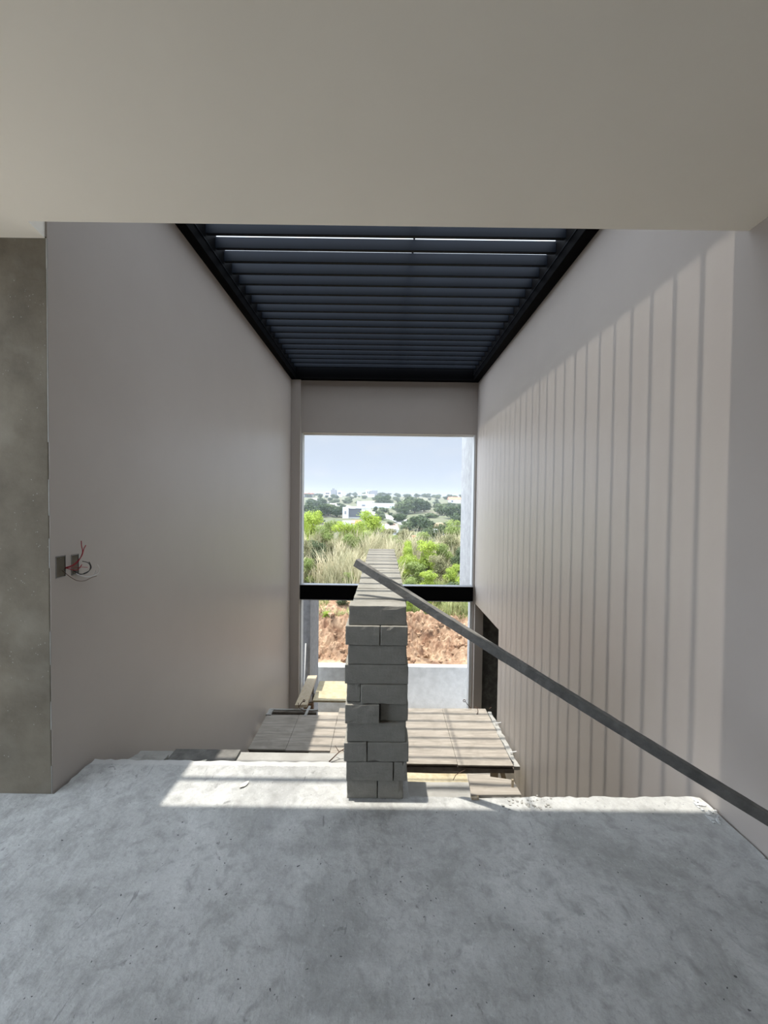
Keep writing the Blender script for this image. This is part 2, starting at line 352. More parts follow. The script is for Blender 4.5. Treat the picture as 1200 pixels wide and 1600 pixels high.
# crumbled mortar line where the floor meets the right wall and pours over the edge
mb = MB(); random.seed(8)
for i in range(26):
    x = random.uniform(1.585, 1.655); y = random.uniform(1.74, 1.93); s = random.uniform(0.003, 0.012)
    mb.box(x-s, x+s*0.6, y-s, y+s, -0.004, s*random.uniform(0.4, 0.9))
o = mb.build('mortar_crumbs', M['white']); rough_up(o, 0.006, 40, 1); tag(o, 'crumbled pale mortar heaped in the floor corner against the right wall', 'mortar', kind='stuff')
mb = MB()
for i in range(45):
    x = random.gauss(0.74, 0.06); y = 1.872+random.gauss(0, 0.022); s = random.uniform(0.0015, 0.006)
    mb.box(x-s, x+s, y-s, y+s*0.7, -0.002, s*random.uniform(0.4, 0.9))
o = mb.build('mortar_crumbs', M['concrete']); rough_up(o, 0.002, 90, 1); tag(o, 'grey mortar crumbs scattered in front of the plywood offcut', 'mortar', kind='stuff')

# ceiling above the landing, stepping back over the raw wall; upper walls and roof edge
mb = MB().prism([(-2.65, -5.0), (W0, -5.0), (W0, 1.785), (-1.652, 1.785), (-1.675, 1.90), (-2.65, 1.90)], 2.77, 2.98)
struct(mb.build('ceiling', M['ceil']))
mb = MB().box(-W0-0.25, W0, 1.60, 1.775, 2.98, ROOF); mb.box(-W0-0.25, -W0, 1.775, 1.90, 2.98, ROOF)  # second box added above the ceiling to block leaking sun
struct(mb.build('wall_upper', M['paint']))
# lower floor, added light-blocking wall under the landing, room walls behind the camera
mb = MB().box(-W0-0.25, 3.6, 1.4, YE+0.2, ZL-0.15, ZL); struct(mb.build('floor_lower', M['terr']))
mb = MB().box(-W0-0.25, W0+0.15, 1.40, 1.55, ZL, -0.2); struct(mb.build('wall_light_block', M['paint']))
me = plate('x', -2.5, -0.15, -5.0, 1.9, -0.2, 2.98, [(0.1, 1.84, 0.0, 2.74)]); me.materials.append(M['paint']); struct(link('wall_west', me))
mb = MB().box(-14, -2.66, -5.2, 6.0, -0.4, -0.06); struct(mb.build('floor_unseen_terrace', M['terr']))  # unseen terrace added so sunlit ground bounces onto the ceiling
me = plate('y', -5.0, -0.15, -2.65, W0, -0.2, 2.98, []); me.materials.append(M['paint']); struct(link('wall_back', me))
mb = MB().box(-12, 12, -25, -5.15, -0.4, -0.06); struct(mb.build('floor_unseen_terrace', M['terr']))

# left flight of the stair: eight cast steps down to the half landing
mb = MB(); y = 2.155; z = -0.175
for i in range(8):
    y1 = y + (0.345 if i == 0 else 0.30)
    mb.box(-1.60, -0.17, y-0.02, y1, z-0.30, z); y = y1; z -= 0.205
o = struct(mb.build('staircase', M['concrete'], bevel=0.006)); rough_up(o, 0.004, 9, 1)
# wall between the two flights, carrying the stack of bricks
mb = MB().box(-0.165, 0.145, 2.16, 4.35, ZL, -0.001); struct(mb.build('wall_middle', M['concrete'], bevel=0.01))
# first tread of the right flight
mb = MB().box(0.147, 0.80, 1.90, 2.255, -0.32, -0.18); o = struct(mb.build('staircase', M['concrete'], bevel=0.008)); rough_up(o, 0.006, 12, 2)

# ------------------------------------------------------------------ louvered steel roof over the stairwell
ZB = 3.66; ZT = 3.94
rf = thing('louvered_roof', (0, 1.785, ZB), 'black steel louvered roof spanning the top of the stairwell', 'pergola')
def rel(mb, name, m, parent=rf, off=(0, 1.785, ZB), **k):
    mb.v = [(x-off[0], y-off[1], z-off[2]) for x, y, z in mb.v]; return mb.build(name, m, parent, **k)
for sx in (-1, 1):
    bw = 0.107 if sx > 0 else 0.085
    mb = MB(); x0, x1 = sorted((sx*W0, sx*(W0-bw+0.012)))
    mb.box(x0, x1, 1.785, YE, ZB, ZB+0.012); a0, a1 = sorted((sx*(W0-bw+0.012), sx*(W0-bw)))
    mb.box(a0, a1, 1.785, YE, ZB, ZT); mb.box(x0, x1, 1.785, YE, ZT-0.012, ZT)
    rel(mb, 'side_beam', M['black'], bevel=0.002)
    mb = MB(); a0, a1 = sorted((sx*(W0-bw), sx*(W0-bw-0.007))); mb.box(a0, a1, 1.865, YE-0.09, ZB+0.095, ZB+0.103)
    rel(mb, 'ledger_angle', M['slat'])
mb = MB().box(-W0+0.085, W0-0.107, 1.785, 1.865, ZB, ZT); rel(mb, 'end_beam', M['black'], bevel=0.003)
mb = MB().box(-W0+0.085, W0-0.107, YE-0.09, YE, ZB, ZT+0.02); mb.box(-1.50, W0-0.107, YE-0.11, YE-0.09, ZB, ZB+0.012); rel(mb, 'end_beam', M['black'], bevel=0.003)
sl = MB().box(-W0+0.088, W0-0.11, -0.017, 0.017, 0, 0.102).mesh('louver', M['slat'], bevel=0.003)
k = 0; y = 2.047
while y < YE-0.12:
    o = link('louver', sl, rf, (0, y-1.785, 3.815-ZB)); y += 0.191; k += 1
mb = MB().box(0.243, 0.258, 1.865, YE-0.09, 3.924, 3.95); rel(mb, 'tie_bar', M['black'])

# steel floor beam across the window opening
bm_ = thing('steel_beam', (0, YE, -0.28), 'black steel beam crossing the window opening behind the brick stack', 'beam')
mb = MB(); mb.box(-1.52, 1.635, -0.03, 0.03, 0.008, 0.270); mb.build('web', M['black'], bm_, bevel=0.003)
mb = MB().box(-1.52, 1.635, -0.045, 0.09, 0.268, 0.278); mb.build('flange', M['metal'], bm_)  # lighter metal puts the sun on the flange edge into colour
mb = MB().box(-1.52, 1.635, -0.045, 0.09, 0.0, 0.010); mb.build('flange', M['metal'], bm_)

# ------------------------------------------------------------------ stack of concrete bricks
def brick_mesh(sx, sy, sz, seed):
    mb = MB().box(-sx/2, sx/2, 0, sy, 0, sz); me = mb.mesh('brick', M['brick'], bevel=0.004)
    bm = bmesh.new(); bm.from_mesh(me)
    bmesh.ops.subdivide_edges(bm, edges=[e for e in bm.edges if e.calc_length() > 0.05], cuts=5, use_grid_fill=True)
    for v in bm.verts:
        p = v.co*30 + Vector((seed*7.3, seed*3.1, 0)); a = 0.0012
        nn = noise.noise(v.co*38 + Vector((seed, 0, seed)))
        edge = (abs(abs(v.co.x)-sx/2) < 0.006) + (min(v.co.y, sy-v.co.y) < 0.006) + (min(v.co.z, sz-v.co.z) < 0.006)
        if edge >= 2 and nn > 0.25: v.co += (Vector((0, sy/2, sz/2))-v.co).normalized()*(nn-0.25)*0.012
        v.co += noise.noise_vector(p)*a
    bm.to_mesh(me); bm.free()
    for q_ in me.polygons: q_.use_smooth = False
    return me
cache = {}
def brick(x0, x1, y0, y1, z, h, label, group, v=0):
    key = (round(x1-x0, 3), round(y1-y0, 3), round(h, 3), v % 3)
    if key not in cache: cache[key] = brick_mesh(key[0], key[1], key[2], v % 3 + key[0]*10)
    o = link('concrete_brick', cache[key], None, ((x0+x1)/2, y0, z)); return tag(o, label, 'brick', group)
H = 0.0985
Y0 = 1.885
def XP(u, v): return (u-600 + 0.0127*(v-785))/595.0*Y0 + 0.0
ords = ['top', 'second', 'third', 'fourth', 'fifth', 'sixth', 'seventh', 'eighth', 'ninth', 'bottom']
# course: list of (left px, right px, front offset) from the photograph's front face; kind of the rows behind
courses = [
 [(545, 636, 0.0)], [(540, 594.2, -.012), (595, 638, -.012)], [(543.5, 636, -.004)], [(538.5, 639, -.006)],
 [(541, 563.6, .008), (564, 638, -.013)], [(539, 593.4, -.016), (594.6, 639, .012)], [(541.5, 635.5, -.002)],
 [(536.8, 573.8, -.010), (574.3, 639.5, -.008)], [(540.5, 615, -.008), (615.5, 637, -.004)], [(541, 590, .004), (591, 631, .002)]]
random.seed(5)
for ci, cs in enumerate(courses):
    z = 10*H - (ci+1)*H + 0.001; hh = H - 0.0022; vm = 944 + 31*(ci+0.5)
    cn_ = ords[ci] + ' course'
    for k, (a_, b_, off) in enumerate(cs):
        d = 0.140
        if ci in (1, 5, 9): d = 0.285
        if ci == 0: d = 0.095
        if len(cs) == 1: side = 'full-width grey concrete brick facing the camera, ' + cn_ + ' of the stack'
        else: side = ('left' if k == 0 else 'right') + ' of two grey concrete bricks facing the camera, ' + cn_ + ' of the stack'
        if ci in (1, 5, 9): y0 = Y0+off; y1 = Y0+0.289+min(off, 0)*0+0.0
        else: y0 = Y0+off; y1 = Y0+d
        brick(XP(a_, vm), XP(b_, vm)-0.001, y0, y1, z, hh, side, 'bricks on the front face of the stack', ci+k)
    xa, xb = XP(cs[0][0], vm), XP(cs[-1][1], vm)
    if ci == 0:
        y = Y0+0.097; r = 0
        nth = ['second', 'third', 'fourth', 'fifth', 'sixth', 'seventh', 'eighth', 'ninth', 'tenth', 'eleventh', 'twelfth', 'thirteenth', 'fourteenth', 'fifteenth', 'sixteenth']
        while y < 4.18:
            j = random.uniform(-0.004, 0.004); w = 0.1485
            if y + w > 4.21: break
            sx = -0.157+0.0*r + j
            if y + 2*w > 4.21: lab = 'grey concrete brick on top of the stack at its far end, nearest the window'
            else: lab = 'sunlit grey concrete brick across the top of the stack, %s row from the near end' % nth[r]
            brick(sx, sx+0.281, y, y+w-0.005, z, hh-0.002*(r % 2), lab, 'bricks across the top of the stack', r); y += w; r += 1
    elif ci in (1, 5, 9):
        y = Y0+0.292; r = 0
        while y < 4.1:
            j = random.uniform(-0.010, 0.010); xm = (xa+xb)/2-0.004
            for s_, (p0, p1) in enumerate(((xm-0.143+j, xm-0.002), (xm+0.002, xm+0.141+j))):
                brick(p0, p1, y, y+0.286, z, hh, 'grey concrete brick laid lengthwise inside the stack, behind its front face', 'lengthwise bricks inside the stack', r)
            y += 0.291; r += 1
    else:
        y = Y0+0.144; r = 0
        while y < 4.15:
            j = random.uniform(-0.012, 0.012); xm = (xa+xb)/2
            brick(xm-0.142+j, xm+0.142+j, y, y+0.1425, z, hh, 'grey concrete brick laid crosswise inside the stack, behind its front face', 'crosswise bricks inside the stack', r)
            y += 0.147; r += 1

# ------------------------------------------------------------------ leaning bar
E0 = Vector((-0.150, 2.112, 1.165)); E1 = Vector((1.600, 1.375, 0.252))
dd = (E1-E0)
mb = MB(); n = 30
r_ = dd.normalized().cross(Vector((0, 0, 1))).normalized(); u_ = r_.cross(dd.normalized())
for i in range(n+1):
    pt = E0 + dd*i/n + Vector((0, 0, -0.010*math.sin(math.pi*i/n)))
    for a_, b_ in ((-1,-1),(1,-1),(1,1),(-1,1)): mb.v.append(tuple(pt + r_*a_*0.019 + u_*b_*0.021))
for i in range(n):
    for k in range(4): mb.f.append((i*4+k, i*4+(k+1) % 4, i*4+4+(k+1) % 4, i*4+4+k))
mb.f += [(0,1,2,3), (n*4+3, n*4+2, n*4+1, n*4)]
o = mb.build('timber_bar', M['dirtywood_and_shade'], bevel=0.002); rough_up(o, 0.0016, 45, 1)
tag(o, 'long cement-caked timber bar leaning diagonally from the right wall onto the brick stack', 'bar')

# ------------------------------------------------------------------ electrical boxes with wires
def ebox(b, name_label):
    y0, y1, z0, z1 = b; t_ = thing('electrical_box', (-W0, (y0+y1)/2, z0), name_label, 'electrical box', 'wall boxes on the left wall')
    yc = (y0+y1)/2; w = (y1-y0)/2-0.001; h = z1-z0-0.002; D = -0.045
    mb = MB(); th = 0.002
    mb.box(D, 0.002, -w, -w+th, 0.001, h); mb.box(D, 0.002, w-th, w, 0.001, h); mb.box(D, 0.002, -w, w, 0.001, th+.001); mb.box(D, 0.002, -w, w, h-th, h); mb.box(D-th, D, -w, w, 0.001, h)
    mb.build('box_shell', M['metal'], t_)
    for s_ in (0.004, h-0.012): MB().box(-0.006, -0.003, -0.006, 0.006, s_, s_+0.009).build('mounting_tab', M['metal'], t_)
    return t_
eb1 = ebox(BOX1, 'open electrical box nearest the raw concrete wall, wires spilling out')
eb2 = ebox(BOX2, 'open electrical box further along the left wall, right of its pair')
mb = MB()
for k in range(3): mb.tube([(-0.04, -0.01+k*0.01, 0.03), (-0.02, 0.005, 0.06+k*0.01), (-0.035, 0.0, 0.09)], 0.0016)
mb.build('folded_wires', M['blackwire'], eb2)
mb = MB().box(-0.02, -0.006, -0.012, 0.012, 0.07, 0.1); mb.build('bracket', M['metal'], eb2)
def wp(u, v, off):   # point just off the left wall under a photo position measured once
    return (-W0+off, 0, 0)
from math import sin, cos
def wall_pt(u, v, off):
    x = -W0+off; d = _a*((u-600)/F_PX) - _b*((v-800)/F_PX) + _f; t_ = x/d.x; return (x, d.y*t_, 1.5+d.z*t_)
wires = [
 ('redwire', [(99,889,-.03),(104,887,.006),(112,885,.02),(120,880,.03),(126,871,.04),(129,862,.05),(127.5,853,.05),(127,845,.05)], 'red wire twisted upward from the box on the left wall', .0021),
 ('redwire', [(99,888,-.03),(105,886,.008),(113,883,.022),(121,877,.032),(128,868,.044),(131,858,.05),(134,852,.05)], 'second red wire forking upward, its tip bent right', .0021),
 ('redwire', [(98,888,-.03),(104,888,.01),(112,890,.02),(119,891,.03),(124,888,.035),(128,882,.04)], 'short red wire curling beside the second box', .002),
 ('redwire', [(98,887,-.03),(104,887.5,.012),(114,887,.025),(126,886,.04),(137,886.5,.05)], 'straight thin red wire pointing right across the wall', .0014),
 ('blackwire', [(113,890,-.02),(117,893,.01),(122,896,.02),(127,897,.03),(134,896,.04),(140,891,.045),(141,884,.045),(137,879,.045),(129,877,.045)], 'black wire looped over itself right of the second box', .002),
 ('blackwire', [(114,890,-.02),(120,894,.012),(126,897.5,.02),(133,895,.03),(139,892,.04),(142.5,887,.045),(141,881,.045),(139,878,.045)], 'outer black wire of the looped pair', .002),
 ('whitewire', [(114,893,-.02),(124,898,.012),(134,901,.025),(145,900,.04),(153,896,.05),(155.5,890,.05),(154,885,.05),(151.5,882,.05)], 'white wire curling up at the right end of the bundle', .0022),
 ('whitewire', [(114,894,-.02),(124,899,.016),(134,902,.02),(143,901,.03),(148,897,.04),(150,891,.045)], 'shorter white wire hooked inside the longer white one', .0018),
 ('rust', [(93,888,-.03),(98,892,.004),(104,897,.02),(112,903,.03),(120,907,.035),(127,908,.04),(134,907,.045),(142,903,.05),(151,900,.05)], 'thin dark brown wire sagging below the two boxes', .0014),
]
for m_, pts, lab, r in wires:
    P = [Vector(wall_pt(*p)) for p in pts]; fine = []
    for i in range(len(P)-1):
        p0, p1, p2, p3 = P[max(i-1, 0)], P[i], P[i+1], P[min(i+2, len(P)-1)]
        for s_ in range(4):
            q_ = s_/4; fine.append(0.5*((2*p1)+(p2-p0)*q_+(2*p0-5*p1+4*p2-p3)*q_*q_+(3*p1-p0-3*p2+p3)*q_**3))
    fine.append(P[-1])
    tag(MB().tube(fine, r, 6).build('wire', M[m_], smooth=True), lab, 'wire', 'wires hanging from the wall boxes')

# ------------------------------------------------------------------ half-landing formwork
ZP = -1.55
fw = thing('formwork_platform', (0, 4.36, ZP), 'pale plywood formwork platform at half landing height beyond the brick stack', 'formwork')
def fp(mb, name, m, cuts=0, amp=0.0, **k):
    mb.v = [(x, y-4.36, z-ZP) for x, y, z in mb.v]; o = mb.build(name, m, fw, **k)
    if amp: rough_up(o, amp, 14, cuts)
    return o
for (x0, x1, y0, y1, dz) in ((-1.63, -1.17, 4.60, 5.36, 0), (-1.166, -0.62, 4.585, 5.36, .002), (-0.616, 0.14, 4.40, 5.56, 0.0), (0.144, 0.90, 4.37, 5.57, .003), (0.904, 1.55, 4.36, 5.585, 0)):
    fp(MB().box(x0, x1, y0, y1, ZP-0.018+dz, ZP+dz), 'plywood_sheet', M['ply'], bevel=0.002)
fp(MB().box(-1.0, 1.56, 4.37, 4.45, ZP-0.105, ZP-0.045), 'joist', M['darkwood'], 3, 0.012)
fp(MB().box(-1.63, -0.9, 4.64, 4.70, ZP-0.10, ZP-0.019), 'joist', M['darkwood'])
for y in (5.0, 5.30): fp(MB().box(-1.63, 1.56, y, y+0.05, ZP-0.10, ZP-0.019), 'joist', M['darkwood'])
fp(MB().box(1.555, 1.612, 4.33, 5.5, ZP-0.03, ZP+0.008), 'mortar_rim', M['concrete'], 4, 0.018)
fp(MB().box(-1.635, -1.57, 5.34, 5.50, ZP-0.02, ZP+0.01), 'mortar_rim', M['concrete'], 3, 0.012)
fp(MB().box(-1.62, -0.92, 5.475, 5.50, ZP-0.012, ZP+0.010), 'edge_bar', M['concrete'], 3, 0.006)
fp(MB().bar((-1.08, 5.33, ZP-0.004), (-1.06, 5.58, ZP+0.006), 0.035, 0.02), 'cross_strip', M['concrete'])
fp(MB().box(-1.62, -0.94, 5.45, 5.475, ZP-0.10, ZP-0.015), 'edge_joist', M['darkwood'])
fp(MB().box(1.345, 1.425, 4.52, 4.58, ZL, ZP-0.10), 'prop', M['lumber'], bevel=0.003)
fp(MB().box(-0.05, 0.03, 4.52, 4.58, ZL, ZP-0.10), 'prop', M['lumber'], bevel=0.003)
fp(MB().box(-1.45, -1.37, 4.72, 4.78, ZL, ZP-0.10), 'prop', M['lumber'], bevel=0.003)
fp(MB().bar((1.44, 4.50, ZP-0.10), (1.60, 4.50, ZP-0.62), 0.06, 0.05), 'brace', M['lumber'])
for y, x in ((4.55, 1.625), (5.16, 1.625)):
    fp(MB().tube([(x-0.05, y, ZP+0.03), (x+0.03, y+0.01, ZP+0.035)], 0.007), 'peg', M['white'])
# yellow boards beyond the platform
tag(MB().box(-1.27, -0.18, 6.95, 7.72, -2.215, -2.18).build('board', M['osb'], bevel=0.003), 'yellow flat board outside the opening, left of the brick stack', 'board')
tag(MB().bar((-1.175, 5.50, -1.50), (-1.335, 7.28, -1.885), 0.175, 0.04).build('plank', M['lumber'], bevel=0.003), 'long pale plank running away beside the left window jamb', 'plank')
mb = MB().box(-1.36, -1.30, 7.2, 7.26, ZL-0.4, -1.912); mb.box(-0.5, -0.42, 7.2, 7.28, ZL-0.4, -2.217); mb.box(-1.3, -0.42, 7.20, 7.28, -2.30, -2.217)
tag(mb.build('trestle', M['darkwood']), 'dark timber trestle holding up the yellow board and the plank', 'trestle')
# bent nails / tie wires
def bent(pts, lab, r=0.005): tag(MB().tube(pts, r, 6).build('tie_wire', M['rust'], smooth=True), lab, 'wire', 'bent tie wires on the formwork')
def P3(u, v, Y):
    d = _a*((u-600)/F_PX) - _b*((v-800)/F_PX) + _f; t_ = Y/d.y; return (d.x*t_, Y, 1.5+d.z*t_)
def loop(c0, r, Y): return [P3(c0[0]+r*cos(k), c0[1]+r*sin(k), Y) for k in [i*0.7 for i in range(10)]]
bent([P3(467, 1104, 5.44), P3(472, 1097, 5.42)] + loop((475, 1095), 1.6, 5.42), 'bent wire with a looped tip standing by the left jamb')
bent([P3(466, 1098, 5.44), P3(467, 1106, 5.44), P3(474, 1110, 5.42), P3(476, 1112, 5.4)], 'kinked wire lying at the foot of the left jamb')
bent([P3(736, 1107, 5.56), P3(730, 1100, 5.55), P3(727, 1096, 5.55)] + loop((725.5, 1095), 1.8, 5.55), 'bent wire with a looped tip standing by the right jamb')
bent([P3(741, 1104, 5.52), P3(746, 1106, 5.5), P3(747, 1112, 5.46), P3(745, 1116, 5.42)], 'curled wire on the far right corner of the platform')
bent([P3(764, 1108, 5.5), P3(768, 1105, 5.5)], 'straight wire stub at the right end of the platform far edge', 0.004)
bent([P3(708, 1219, 2.26), P3(712, 1211, 2.26), P3(719, 1207, 2.28), P3(727, 1203, 2.3)], 'thin curved wire rising beyond the first right-hand step', 0.0018)

# plywood offcut on the landing edge
mb = MB(); A = [(0.462, 1.900, 0.004), (0.722, 1.908, 0.003), (0.742, 2.085, -0.052), (0.498, 2.130, -0.050)]
mb.v = [(x, y, z) for x, y, z in A] + [(x, y, z+0.013) for x, y, z in A]; mb.f = [(3,2,1,0), (4,5,6,7), (0,1,5,4), (1,2,6,5), (2,3,7,6), (3,0,4,7)]
o = mb.build('plywood_offcut', M['ply'], bevel=0.0015); tag(o, 'small plywood offcut lying on the landing edge right of the stack', 'offcut')
mb = MB().box(0.462, 0.50, 1.886, 1.905, 0.0, 0.010); o = mb.build('wood_chip', M['lumber']); rough_up(o, 0.004, 50, 2); tag(o, 'splintered pale wood chip under the offcut left corner', 'wood chip')
mb = MB().box(0.70, 0.712, 1.99, 2.0, -0.18, 0.03)
tag(mb.build('wooden_peg', M['lumber'], bevel=0.001), 'short pale peg standing behind the plywood offcut', 'peg')
# grey board left of the step edge, chips and twig
o = MB().box(-1.36, -0.93, 2.30, 2.49, -0.175, -0.155).build('grey_board', M['dirtywood_and_shade'], bevel=0.002); tag(o, 'dark grey board lying on the first left-hand step', 'board')
o = MB().box(-1.58, -1.36, 2.24, 2.40, -0.176, -0.135).build('concrete_lump', M['concrete'], bevel=0.004); rough_up(o, 0.018, 14, 3); tag(o, 'rough concrete lump at the left end of the first step', 'concrete lump')
tw = MB(); tw.tube([(-0.33, 2.40, -0.168), (-0.27, 2.44, -0.13), (-0.20, 2.45, -0.09)], 0.004, 5, 0.002); tw.tube([(-0.27, 2.44, -0.13), (-0.30, 2.46, -0.10)], 0.003, 5, 0.0015); tw.tube([(-0.25, 2.443, -0.12), (-0.19, 2.42, -0.14)], 0.003, 5, 0.0015)
tag(tw.build('twig', M['rust']), 'dark dry twig on the step against the left side of the stack', 'twig')
def leaf(x, y, z, rz, s, lab):
    mb = MB(); n = 8; top = []
    for i in range(n+1):
        t_ = i/n; w = s*0.22*math.sin(math.pi*t_)**0.8+0.0004; zz = 0.004+0.012*(t_-0.5)**2
        for a_ in (-1, 0, 1): mb.v.append(((t_-0.5)*s, a_*w, zz+abs(a_)*0.004)); 
    for i in range(n):
        for k in (0, 1): mb.f.append((i*3+k, i*3+k+1, i*3+k+4, i*3+k+3))
    b = len(mb.v); mb.v += [(x_, y_, z_-0.0008) for x_, y_, z_ in mb.v[:b]]; mb.f += [tuple(b+i for i in f)[::-1] for f in list(mb.f)]
    o = mb.build('dry_leaf', M['leafdry'], smooth=True); o.location = (x, y, z); o.rotation_euler = (0, 0, rz); tag(o, lab, 'leaf', 'dry leaves near the landing edge')
leaf(-0.715, 1.965, 0.0, 0.95, 0.055, 'pale dry leaf on the sunlit landing floor left of the stack')
leaf(-1.12, 2.36, -0.154, 0.5, 0.05, 'pale dry leaf lying on the dark grey board')

# ------------------------------------------------------------------ just outside the opening
struct(MB().box(-6, 6, YE+0.2, 9.0, ZL-0.55, ZL-0.4).build('floor_outside', M['terr']))
tag(MB().box(-6, 6, 9.0, 9.16, ZL-0.4, -2.42).build('retaining_wall', M['render_white'], bevel=0.006), 'low pale rendered retaining wall in front of the red soil bank', 'wall')
tag(MB().box(-2.2, -0.5, 8.93, 8.998, ZL-0.4, -2.425).build('concrete_footing', M['concrete'], bevel=0.01), 'concrete footing block beside the grey post, left of the stack', 'footing')
tag(MB().box(1.645, 1.95, YE+0.2, 8.12, -0.29, 5.0).build('wing_wall', M['wing'], bevel=0.006), 'pale rendered wing wall outside the opening on the right', 'wall')
tag(MB().box(-1.75, -1.395, 7.32, 8.30, ZL-0.4, -0.30).build('grey_pier', M['post'], bevel=0.006), 'dark grey rough pier outside the opening below the black beam', 'pier')
tag(MB().tube([(-1.515, 7.28, -2.9), (-1.475, 7.30, -1.25)], 0.012, 8).build('steel_rod', M['white'], smooth=True), 'pale thin rod leaning on the grey pier', 'rod')
bk = thing('bucket', (-1.375, 7.125, -2.3), 'small grey bucket between the left jamb and the plank', 'bucket')
mb = MB(); n = 18
for i, (r, z) in enumerate(((0.055, 0), (0.07, 0.13), (0.064, 0.13), (0.05, 0.01))):
    for k in range(n): a_ = 2*math.pi*k/n; mb.v.append((r*cos(a_), r*sin(a_), z))
for i in range(3):
    for k in range(n): mb.f.append((i*n+k, i*n+(k+1) % n, i*n+n+(k+1) % n, i*n+n+k))
mb.f.append(tuple(range(n))); mb.f.append(tuple(3*n+k for k in range(n)))
mb.build('pail', M['metal'], bk, smooth=False)
MB().tube([(0.068*cos(k*math.pi/8), 0.0, 0.125+0.05*sin(k*math.pi/8)) for k in range(9)], 0.003, 5).build('handle', M['metal'], bk)
tag(MB().box(-1.46, -1.29, 7.06, 7.19, ZL-0.4, -2.302).build('soil_crate', M['soil']), 'block of red earth under the small grey bucket', 'earth')
# board and curved offcut on the lower ground, seen under the platform
tag(MB().box(0.05, 1.45, 5.95, 6.85, ZL, ZL+0.018).build('board', M['osb'], bevel=0.002), 'yellow board lying on the lower floor under the platform', 'board')
mb = MB(); n = 16; b = 0
for i in range(n+1):
    t_ = i/n; x = 0.42+0.95*t_; y = 6.62-0.26*math.sin(t_*1.6)
    for dy, z in ((0, ZL+0.018), (0.06, ZL+0.018), (0.06, ZL+0.10), (0, ZL+0.10)): mb.v.append((x, y+dy, z))
for i in range(n):
    for k in range(4): mb.f.append((i*4+k, i*4+(k+1) % 4, i*4+4+(k+1) % 4, i*4+4+k))
mb.f += [(0, 1, 2, 3), (n*4, n*4+1, n*4+2, n*4+3)]
tag(mb.build('curved_plank', M['lumber']), 'curved pale plank lying on the lower yellow board', 'plank')

# ------------------------------------------------------------------ terrain
PROF = [(9.0,-2.50),(9.5,-2.40),(10.4,-2.28),(11.4,-1.98),(12.5,-1.80),(16,-1.5),(22,-1.35),(30,-1.8),(45,-6),(80,-9.2),(120,-8),(180,-4.5),(260,-.5),(350,4.3),(430,8.3),(470,9.0),(600,0)]
PY = [a for a, _ in PROF]; PZ = [b for _, b in PROF]
def zt(x, y):
    z = float(np.interp(y, PY, PZ))
    if y > 60: z += 1.2*noise.noise(Vector((x*0.012, y*0.012, 3)))*min(1, (y-60)/60)
    return z
def soilz(x, y):
    z = float(np.interp(y, PY, PZ)); k = max(0, min(1, (y-9.2)/0.4))*max(0.12, min(1, (12.4-y)/1.0))
    n = noise.fractal(Vector((x*2.2, y*2.2, 1)), 0.8, 2.0, 5)*0.22 + abs(noise.noise(Vector((x*7, y*7, 5))))*0.12 + noise.noise(Vector((x*17, y*17, 2)))*0.05
    hump = 0.30*math.exp(-((y-10.9)/0.42)**2)*(1.0 - 0.5*max(0, min(1, (x-0.3)/1.6)))
    return z + k*(n + hump)
def grid(xs, ys, fz, name, m):
    v = [(x, y, fz(x, y)) for y in ys for x in xs]; nx = len(xs)
    f = [(j*nx+i, j*nx+i+1, (j+1)*nx+i+1, (j+1)*nx+i) for j in range(len(ys)-1) for i in range(nx-1)]
    me = bpy.data.meshes.new(name); me.from_pydata(v, [], f); me.materials.append(m); return link(name, me)
o = grid(list(np.linspace(-4, 4, 240)), list(np.linspace(9.17, 12.6, 110)), soilz, 'soil_bank', M['soil']); tag(o, 'bank of freshly dug red soil behind the retaining wall', 'soil', kind='stuff')
ys = list(np.linspace(12.5, 30, 30)) + list(np.geomspace(31, 620, 90))
struct(grid([-1.6*250 + i*10 for i in range(81)], ys, lambda x, y: zt(x, y), 'ground', M['field']))
# clods
random.seed(21); nb = 0
def rock(x, y, s, m, lab, group, name='soil_clod'):
    me = MB().box(-s, s, -s*.8, s*.8, -s*.5, s*.6).mesh(name, m); o = link(name, me, None, (x, y, soilz(x, y)+s*0.2))
    rough_up(o, s*0.5, 1.7/s, 2, seed=x*9); o.rotation_euler = (0, 0, x*5); tag(o, lab, 'clod', group)
for i in range(80):
    rock(random.uniform(-1.7, 2.3), random.uniform(9.3, 11.1), random.uniform(0.02, 0.075), M['soil'], 'lump of red soil on the dug bank behind the retaining wall', 'lumps of soil on the bank')
rock(0.42, 11.15, 0.05, M['white'], 'small white stone on top of the soil bank right of the stack', None, 'stone')

